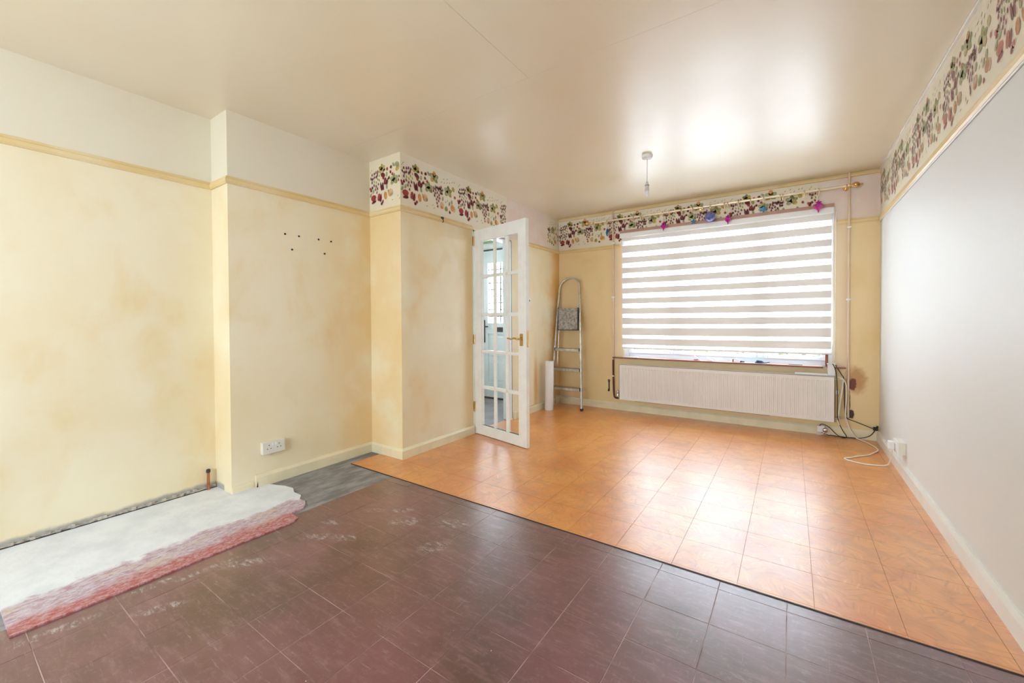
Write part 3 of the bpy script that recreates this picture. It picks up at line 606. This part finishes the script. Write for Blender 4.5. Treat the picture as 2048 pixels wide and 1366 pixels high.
# ------------------------------------------------------------------ pipes
t = thing('heating_pipe', (-1.778, 4.785, .13), 'painted heating pipe rising to the ceiling left of the blind', 'pipe')
MB().tube([(-1.778, 4.785, .60), (-1.778, 4.785, 2.40)], .0085, 10).build('riser', MPINKP, t)
MB().tube(smooth([(-1.778, 4.785, .605), (-1.775, 4.785, .35), (-1.768, 4.78, .20), (-1.755, 4.775, .155), (-1.72, 4.765, .148), (-1.71, 4.765, .15)], 5), .0105, 10).build('bare_tail', MDPIPE, t, label='dark unpainted lower length')
for z in (.40, 1.35, 2.0): MB().box(-1.793, -1.763, 4.772, D, z, z + .016).build('pipe_clip', MPLAST, t, bevel=.002)
t = thing('heating_pipe', (.43, 4.785, .18), 'painted heating pipe rising to the ceiling right of the blind', 'pipe')
MB().tube([(.43, 4.785, .19), (.43, 4.785, 2.40)], .0085, 10).build('riser', MPINKP, t)
MB().tube([(.34, 4.765, .185), (.425, 4.78, .185)], .008, 8).build('tail', MPINKP, t)
for z in (1.25, 1.9): MB().box(.415, .445, 4.772, D, z, z + .016).build('pipe_clip', MPLAST, t, bevel=.002)
t = thing('pipe_stub', (X0 + .03, 1.073, 0), 'capped copper pipe stub standing at the left alcove corner', 'pipe')
MB().tube([(X0 + .028, 1.073, .0), (X0 + .028, 1.073, .125)], .0085, 12).build('pipe', MCOPPER, t)
MB().lathe([(.0115, 0), (.012, .004), (.012, .016), (.009, .021), (0, .021)], 12, Matrix.Translation((X0 + .028, 1.073, .118))).build('cap', MDARK, t)

# ------------------------------------------------------------------ radiator
rd = thing('radiator', (-.67, 4.74, .148), 'long cream ribbed panel radiator under the window', 'radiator')
xa, xb, z0, z1, fy, by = -1.67, .328, .150, .562, 4.687, 4.735
b = MB(); pts = []
pitch = .0333; x = xa + .03
pts.append((xa, 0)); pts.append((xa + .006, 0))
while x + pitch < xb - .02:
    pts += [(x, 0), (x + .006, 1), (x + .0165, 1), (x + .0225, 0)]; x += pitch
pts += [(xb - .006, 0), (xb, 0)]
rowsz = [(z0, 0), (z0 + .022, 0), (z0 + .036, 1), (z1 - .05, 1), (z1 - .036, 0), (z1, 0)]
v = []; f = []; m = len(pts)
for z, a in rowsz:
    for (px_, d_) in pts: v.append((px_, fy + (.0045 * d_ * a), z))
for i in range(len(rowsz) - 1):
    for j in range(m - 1): f.append((i * m + j, i * m + j + 1, (i + 1) * m + j + 1, (i + 1) * m + j))
b.add(v, f); b.build('front_panel', MRAD, rd)
MB().box(xa, xb, fy + .008, fy + .014, z0, z1).box(xa, xa + .004, fy, by, z0, z1).box(xb - .004, xb, fy, by, z0, z1).build('side_panel', MRAD, rd)
b = MB()
for k in range(124): b.box(xa + .01 + k * .016, xa + .018 + k * .016, fy + .004, by, z1 - .004, z1 + .002)
b.box(xa, xb, fy, fy + .006, z1 - .004, z1 + .003).box(xa, xb, by - .004, by, z1 - .006, z1 + .003)
b.build('top_grille', MRAD, rd, kind='stuff')
MB().box(xa + .03, xb - .03, by, by + .012, z0 + .02, z1 - .02).build('back_fins', MRAD, rd)
MB().box(xa + .18, xb - .5, 4.70, 4.73, z0 - .006, z0 - .001).build('underside', MBROWN, rd, label='dark rusty bottom seam')
for x in (xa + .25, xb - .25): MB().box(x, x + .03, by + .008, D - .002, .2, .5).build('bracket', MPLAST, rd)
b = MB().tube([(xa + .004, 4.715, .178), (xa - .035, 4.74, .178), (xa - .045, 4.76, .165)], .009, 8).lathe([(.013, -.02), (.015, -.012), (.015, .012), (.010, .02), (.012, .026), (.014, .04), (.010, .056), (0, .06)], 12, Matrix.Translation((xa - .032, 4.735, .19)))
b.build('lockshield_valve', MCHROME, rd)
b = MB().tube([(xb - .003, 4.715, .178), (xb + .04, 4.74, .185)], .008, 8).lathe([(.012, -.012), (.014, 0), (.012, .012)], 10, Matrix.Translation((xb + .03, 4.735, .185)))
b.build('return_valve', MCHROME, rd)
MB().lathe([(.008, 0), (.012, .004), (.012, .03), (.008, .034)], 10, Matrix.Translation((xb + .018, 4.72, .40))).build('bleed_valve', MPLAST, rd)

t = thing('white_trunking', (.15, 4.72, .567), 'short white plastic trunking length lying on the right end of the radiator', 'trunking')
MB().box(.03, .275, 4.700, 4.728, .566, .580).build('channel', MPLAST, t, bevel=.002)
MB().box(.03, .275, 4.698, 4.702, .576, .584).build('lip', MPLAST, t)
t = thing('junction_box', (.305, 4.745, .57), 'white cable box at the right end of the sill with cables coming out', 'junction box')
MB().box(.278, .332, 4.72, 4.80, .566, .668).build('body', MPLAST, t, bevel=.003)
MB().box(.274, .336, 4.716, 4.802, .668, .676).build('lid', MPLAST, t, bevel=.002)

# ------------------------------------------------------------------ cables
def cable(name, pts, r, mat, lab, cat='cable', k=6):
    o = MB().tube(smooth(pts, k), r, 8).build(name, mat); return tag(o, lab, cat)
cable('black_cable', [(.312, 4.712, .676), (.322, 4.70, .655), (.338, 4.69, .59), (.345, 4.688, .45), (.348, 4.686, .34), (.347, 4.686, .22), (.358, 4.70, .15), (.39, 4.735, .07), (.415, 4.74, .025), (.40, 4.745, .008), (.35, 4.75, .025), (.29, 4.765, .085), (.24, 4.772, .105), (.222, 4.775, .08), (.228, 4.772, .05), (.25, 4.768, .02), (.30, 4.765, .008)], .0034, MBLACK, 'black cable hanging past the radiator end and looping by the white skirting socket')
cable('black_cable', [(.325, 4.75, .672), (.345, 4.765, .645), (.38, 4.772, .575), (.398, 4.776, .53), (.402, 4.774, .35), (.408, 4.774, .22), (.425, 4.768, .18), (.47, 4.776, .162), (.54, 4.778, .135), (.60, 4.778, .112), (.62, 4.776, .112)], .0034, MBLACK, 'black cable running down beside the pipe to the plug in the corner')
cable('black_cable', [(.30, 4.772, .012), (.36, 4.775, .008), (.44, 4.778, .008), (.52, 4.778, .016), (.58, 4.778, .045), (.612, 4.775, .095)], .0034, MBLACK, 'black cable lying along the skirting to the corner plug')
t = thing('black_plug', (.618, 4.775, .11), 'black plug hanging on its cables in the right corner', 'plug')
MB().box(.600, .632, 4.762, 4.785, .098, .128).build('body', MBLACK, t, bevel=.004)
MB().box(.622, .634, 4.768, 4.772, .126, .140).box(.622, .634, 4.777, 4.781, .126, .140).build('pins', MBLACK, t)
W_ = [(.33, 4.74, .548), (.36, 4.745, .552), (.395, 4.75, .53), (.414, 4.752, .47), (.414, 4.752, .35), (.408, 4.75, .25), (.412, 4.75, .18), (.44, 4.748, .09), (.475, 4.745, .03), (.505, 4.74, .010), (.55, 4.64, .009), (.587, 4.52, .009), (.585, 4.42, .009), (.535, 4.30, .009), (.50, 4.23, .009), (.45, 4.175, .009), (.385, 4.09, .009), (.345, 4.045, .009), (.365, 4.0, .009), (.43, 3.965, .009), (.50, 3.965, .009), (.56, 3.99, .010), (.585, 3.97, .03), (.588, 3.93, .07), (.588, 3.885, .13), (.588, 3.87, .165)]
cable('white_cable', W_, .0052, MCABLE, 'long ivory cable looping over the orange floor to the right wall socket')
cable('white_cable', [(.33, 4.735, .535), (.385, 4.745, .536), (.392, 4.748, .52), (.375, 4.73, .38), (.352, 4.698, .20), (.348, 4.695, .17), (.36, 4.695, .13)], .0052, MCABLE, 'short ivory cable hanging taut against the radiator end')
for (nm, y0, y1, z0_, z1_) in (('cable_clip', 4.73, 4.76, .455, .485), ('cable_clip', 4.73, 4.76, .20, .24)): pass

# skirting socket under the radiator
t = thing('wall_socket', (.25, 4.78, .03), 'small white socket box fixed on the skirting under the radiator end', 'socket')
MB().box(.205, .262, 4.762, 4.79, .030, .088).build('box', MPLAST, t, bevel=.003)
MB().lathe([(.0, .026), (.016, .024), (.021, .016), (.021, 0)], 16, Matrix.Translation((.262, 4.764, .055)) @ Matrix.Rotation(R(90), 4, 'X')).build('round_cover', MCHROME, t)
MB().tube([(.262, 4.75, .04), (.235, 4.745, .015), (.20, 4.74, .008)], .004, 8).build('lead', MCABLE, t)
# left double socket
def gang(name, lab):
    t = thing(name, (X1, 1.365, .25), lab, 'socket')
    MB().box(X1, X1 + .028, 1.295, 1.437, .210, .288).build('back_box', MCREAMP, t, bevel=.003)
    MB().box(X1 + .028, X1 + .035, 1.294, 1.438, .209, .289).build('face_plate', MCREAMP, t, bevel=.003)
    for y in (1.334, 1.398):
        b = MB(); x = X1 + .0352
        b.box(x, x + .0006, y - .002, y + .002, .262, .270).box(x, x + .0006, y - .014, y - .008, .241, .246).box(x, x + .0006, y + .008, y + .014, .241, .246); b.build('pin_holes', MBLACK, t)
    for y in (1.356, 1.376): MB().box(X1 + .035, X1 + .038, y - .006, y + .006, .262, .280).build('rocker', MPLAST, t, bevel=.001)
gang('double_socket', 'cream double socket low on the chimney breast')
# right socket with plug
t = thing('double_socket', (XR, 3.84, .20), 'white surface socket low on the right wall with a plug in it', 'socket')
MB().box(XR - .034, XR, 3.775, 3.92, .155, .240).build('back_box', MCREAMP, t, bevel=.003)
MB().box(XR - .042, XR - .034, 3.774, 3.921, .154, .241).build('face_plate', MPLAST, t, bevel=.003)
for y in (3.835, 3.86): MB().box(XR - .045, XR - .042, y - .006, y + .006, .212, .232).build('rocker', MPLAST, t, bevel=.001)
t = thing('white_plug', (XR - .06, 3.885, .19), 'white plug with ivory cable in the right wall socket', 'plug')
MB().box(XR - .078, XR - .0425, 3.862, 3.908, .165, .222).build('body', MPLAST, t, bevel=.007)
MB().tube([(XR - .06, 3.885, .168), (XR - .06, 3.885, .150)], .008, 8).build('cord_grip', MPLAST, t)
# light switch
t = thing('light_switch', (X2, 4.05, 1.30), 'white light switch on the left wall between door and corner', 'light switch')
MB().box(X2, X2 + .010, 4.012, 4.09, 1.262, 1.342).build('plate', MPLAST, t, bevel=.003)
MB().box(X2 + .010, X2 + .014, 4.044, 4.056, 1.302, 1.322).build('rocker', simple('rocker_grey', (.25, .27, .3), .5), t)
# cable along the right picture rail
o = MB().tube([(XR - .005, 4.79, 1.940), (XR - .005, 2.1, 1.940), (XR - .005, -.3, 1.94), (XR - .005, YR + .02, 1.940)], .0045, 8).build('thin_cable', MPLAST); tag(o, 'thin white cable running under the picture rail along the right wall', 'cable')
# hook left of the radiator
t = thing('wall_hook', (-1.835, D, .28), 'small dark metal strap hook on the wall left of the radiator', 'hook')
MB().box(-1.845, -1.829, D - .006, D, .215, .345).build('strap', MDARK, t, bevel=.003)
MB().tube([(-1.837 + .012 * math.sin(a), D - .006, .345 + .012 * math.cos(a)) for a in [k * math.pi / 6 for k in range(12)]], .004, 6, closed=True).build('eye', MDARK, t)
MB().tube([(-1.837, D - .005, .23), (-1.837, D - .03, .22), (-1.837, D - .03, .245)], .005, 6).build('prong', MDARK, t)

# ------------------------------------------------------------------ ladder
ld = thing('step_ladder', (-2.27, 4.52, 0), 'worn aluminium step ladder folded and leaning in the window corner', 'ladder')
FL, FR, TL, TR = Vector((-2.485, 4.50, .004)), Vector((-2.062, 4.50, .004)), Vector((-2.482, 4.745, 1.46)), Vector((-2.198, 4.745, 1.50))
def arch(off, r=.0125, c0=0):
    a = []; L = [FL + Vector((0, off, 0)), TL + Vector((0, off * .1, 0))]; Rr = [FR + Vector((0, off, 0)), TR + Vector((0, off * .1, 0))]
    cx = (TL.x + TR.x) / 2; hw = (TR.x - TL.x) / 2; pts = [L[0], L[0].lerp(L[1], .5), L[1]]
    for k in range(1, 12):
        th = math.pi - k * math.pi / 12; pts.append(Vector((cx + hw * math.cos(th), 4.745 + .018 * math.sin(th) + off * .1, (TL.z + (TR.z - TL.z) * k / 12) + .138 * math.sin(th) ** .8)))
    return pts + [Rr[1], Rr[1].lerp(Rr[0], .5), Rr[0]]
def rect_tube(pts, w_, d_, name, mat, parent):
    # flat section rail
    b = MB(); n = len(pts); v = []; f = []
    for i in range(n):
        t_ = (pts[min(i + 1, n - 1)] - pts[max(i - 1, 0)]).normalized(); dn = Vector((0, 1, 0)); dn = (dn - t_ * dn.dot(t_)).normalized(); sd = t_.cross(dn)
        for (a_, c_) in ((-1, -1), (1, -1), (1, 1), (-1, 1)): v.append(pts[i] + sd * a_ * w_ / 2 + dn * c_ * d_ / 2)
    for i in range(n - 1):
        for k in range(4): f.append((4 * i + k, 4 * i + (k + 1) % 4, 4 * i + 4 + (k + 1) % 4, 4 * i + 4 + k))
    f += [(0, 1, 2, 3), (4 * n - 1, 4 * n - 2, 4 * n - 3, 4 * n - 4)]; b.add(v, f, 0, False); return b.build(name, mat, parent, bevel=.004)
rect_tube(arch(0), .020, .034, 'hoop_rail', MALU, ld)
def lp(z, off=0):   # left and right rail positions at height z
    t_ = z / 1.48; return FL.lerp(TL, t_) + Vector((0, off, 0)), FR.lerp(TR, t_) + Vector((0, off, 0))
for z in (.232, .462, .705):
    a, c_ = lp(z); b = MB(); y = a.y - .020
    b.box(a.x + .01, c_.x - .01, y, y + .085, z + .024, z + .030).box(a.x + .01, c_.x - .01, y, y + .004, z - .006, z + .030).box(a.x + .01, c_.x - .01, y + .081, y + .085, z, z + .03)
    tr_ = b.build('tread', MALU, ld, bevel=.0015)
    for xx in (a.x + .006, c_.x - .016): MB().box(xx, xx + .010, y - .002, y + .03, z - .004, z + .034).build('end_cap', MBLACK, tr_)
a, c_ = lp(1.10)
b = MB(); b.box(a.x + .03, c_.x - .02, 4.655, 4.672, .965, 1.235); b.build('platform', simple('paint_spattered_board', (.50, .47, .44), .6, .3, var=.5, sc=45), ld, bevel=.003, label='grey paint-spattered platform folded upright')
b = MB().box(a.x + .026, a.x + .032, 4.650, 4.68, .96, 1.24).box(c_.x - .022, c_.x - .016, 4.650, 4.68, .96, 1.24).box(a.x + .026, c_.x - .016, 4.650, 4.68, .958, .964).build('platform_edge', MDARK, ld)
for (s0, s1) in ((Vector((-2.455, 4.575, .03)), Vector((-2.455, 4.715, 1.22))), (Vector((-2.098, 4.575, .03)), Vector((-2.185, 4.715, 1.22)))):
    rect_tube([s0, s0.lerp(s1, .5), s1], .012, .02, 'back_leg', MALU, ld)
MB().box(-2.455, -2.10, 4.585, 4.60, .12, .14).build('back_brace', MALU, ld)
for q in (FL, FR): MB().box(q.x - .014, q.x + .014, q.y - .021, q.y + .021, .0035, .030).build('rubber_foot', MBLACK, ld, bevel=.003)
# roll
t = thing('lining_roll', (-2.418, 4.345, 0), 'tall white roll standing on end beside the step ladder', 'roll')
mt = Matrix.Translation((-2.418, 4.345, .0035)) @ Matrix.Rotation(R(.9), 4, 'Y')
MB().lathe([(.020, 0), (.050, 0), (.0515, .004), (.0515, .587), (.050, .59), (.020, .59)], 24, mt).build('sheet', simple('white_lining_paper', (.82, .80, .78), .6, var=.04), t)
MB().lathe([(.020, .588), (.018, .588), (.018, .002), (.020, .002)], 16, mt).build('core', simple('card_core', (.45, .36, .25), .8), t)

# ------------------------------------------------------------------ pendant lamp
t = thing('pendant_lamp', (-.957, 3.345, 2.4), 'bare pendant lamp holder and bulb hanging from a white ceiling rose', 'lamp')
px_, py_ = -.957, 3.345
MB().lathe([(0, -.030), (.022, -.030), (.038, -.024), (.042, -.012), (.042, 0)], 24, Matrix.Translation((px_, py_, 2.4))).build('ceiling_rose', MPLAST, t)
MB().tube([(px_, py_, 2.37), (px_ - .002, py_, 2.19)], .0035, 8).build('flex', MPLAST, t)
hold = MB().lathe([(.0, .0), (.006, -.002), (.013, -.022), (.0165, -.030), (.0165, -.034), (.0145, -.036), (.0145, -.060), (.0175, -.062), (.0175, -.070), (.0165, -.078), (.0, -.079)], 16, Matrix.Translation((px_ - .002, py_, 2.195))).build('lamp_holder', simple('holder_plastic', (.66, .64, .60), .4), t)
MB().lathe([(.0168, -.034), (.0172, -.036), (.0168, -.038)], 16, Matrix.Translation((px_ - .002, py_, 2.195))).build('band', MDARK, hold)
MB().lathe([(.012, -.078), (.0155, -.090), (.016, -.105), (.013, -.117), (.006, -.124), (0, -.125)], 16, Matrix.Translation((px_ - .002, py_, 2.195))).build('bulb', simple('frosted_bulb', (.80, .80, .82), .3), t)

# ------------------------------------------------------------------ things on the sill
def on_sill(name, lab, cat, x, parts):
    t = thing(name, (x, 4.79, .643), lab, cat)
    for (nm, mb, mat) in parts: mb.build(nm, mat, t)
def rot_box(cx, cy, cz, sx, sy, sz, ry, rz=0):
    m_ = Matrix.Translation((cx, cy, cz)) @ Matrix.Rotation(rz, 4, 'Z') @ Matrix.Rotation(ry, 4, 'Y'); return MB().box(-sx, sx, -sy, sy, -sz, sz, 0, m_)
on_sill('blind_bracket', 'white tilted plastic bracket lying on the sill, the left one', 'bracket', -.83, [('plate', rot_box(-.835, 4.785, .667, .035, .014, .004, .6), MPLAST), ('foot', rot_box(-.85, 4.785, .651, .022, .013, .005, 0), MPBROWN)])
on_sill('blind_bracket', 'white tilted plastic bracket lying on the sill, right of the first one', 'bracket', -.71, [('plate', rot_box(-.715, 4.785, .665, .034, .014, .004, .55), MPLAST), ('foot', rot_box(-.70, 4.785, .650, .018, .012, .004, .2), MPLAST)])
on_sill('wall_plug_bag', 'small brown and white fitting on the sill between brackets and notepaper', 'fitting', -.49, [('stem', rot_box(-.495, 4.785, .658, .006, .008, .014, .1), MBROWN), ('plate', rot_box(-.50, 4.79, .652, .026, .012, .004, -.3), MPLAST)])
on_sill('cable_tester', 'white stick with a black end leaning on the sill', 'tool', -.44, [('body', rot_box(-.445, 4.785, .664, .034, .008, .006, .62), MPLAST), ('tip', rot_box(-.405, 4.78, .650, .014, .010, .006, .1), MBLACK), ('band', rot_box(-.424, 4.782, .652, .006, .011, .008, .6), MBLACK)])
on_sill('notepaper', 'sheet of white paper lying over the sill edge', 'paper', -.3, [('sheet', rot_box(-.30, 4.785, .6445, .115, .042, .001, 0), simple('paper', (.80, .84, .92), .6, var=.02))])
b = MB()
for k in range(5):
    rr_ = .030 - .003 * k; b.tube([(-.262 + rr_ * 1.25 * math.cos(a), 4.775 + rr_ * .7 * math.sin(a), .650 + .0045 * k + .002 * math.sin(a + k)) for a in [i * math.pi / 8 for i in range(16)]], .0035, 6, closed=True)
on_sill('coiled_lead', 'dark blue coiled lead lying on the white paper', 'lead', -.26, [('coil', b, simple('dark_blue_rubber', (.04, .07, .13), .45)), ('end', MB().tube([(-.23, 4.765, .650), (-.20, 4.76, .652), (-.175, 4.765, .658)], .004, 6), MDARK)])
on_sill('flat_file', 'flat dark strip lying on the sill to the right of the paper', 'tool', .03, [('blade', rot_box(.035, 4.782, .6455, .055, .008, .002, 0, .05), MDARK), ('tang', rot_box(-.03, 4.785, .645, .012, .004, .0015, 0), MALU)])
on_sill('wood_offcut', 'thin white offcut lying at the far left end of the sill', 'offcut', -1.55, [('strip', rot_box(-1.56, 4.775, .6465, .085, .02, .003, 0), MPLAST)])
# unseen rear window, added and sized to fill the room with light
win2 = thing('window_2', (-1.4, -1.87, .75), 'unseen white rear window behind the viewpoint, added for fill light', 'window', kind='structure')
b = MB()
for (x0, x1, z0, z1) in ((-2.3, -2.24, .75, 1.95), (-.56, -.5, .75, 1.95), (-2.24, -.56, .75, .81), (-2.24, -.56, 1.89, 1.95), (-1.43, -1.37, .81, 1.89)): b.box(x0, x1, -1.91, -1.85, z0, z1)
b.build('window_frame', MUPVC, win2)
MB().box(-2.24, -.56, -1.882, -1.878, .81, 1.89).build('pane', MGLASS, win2)
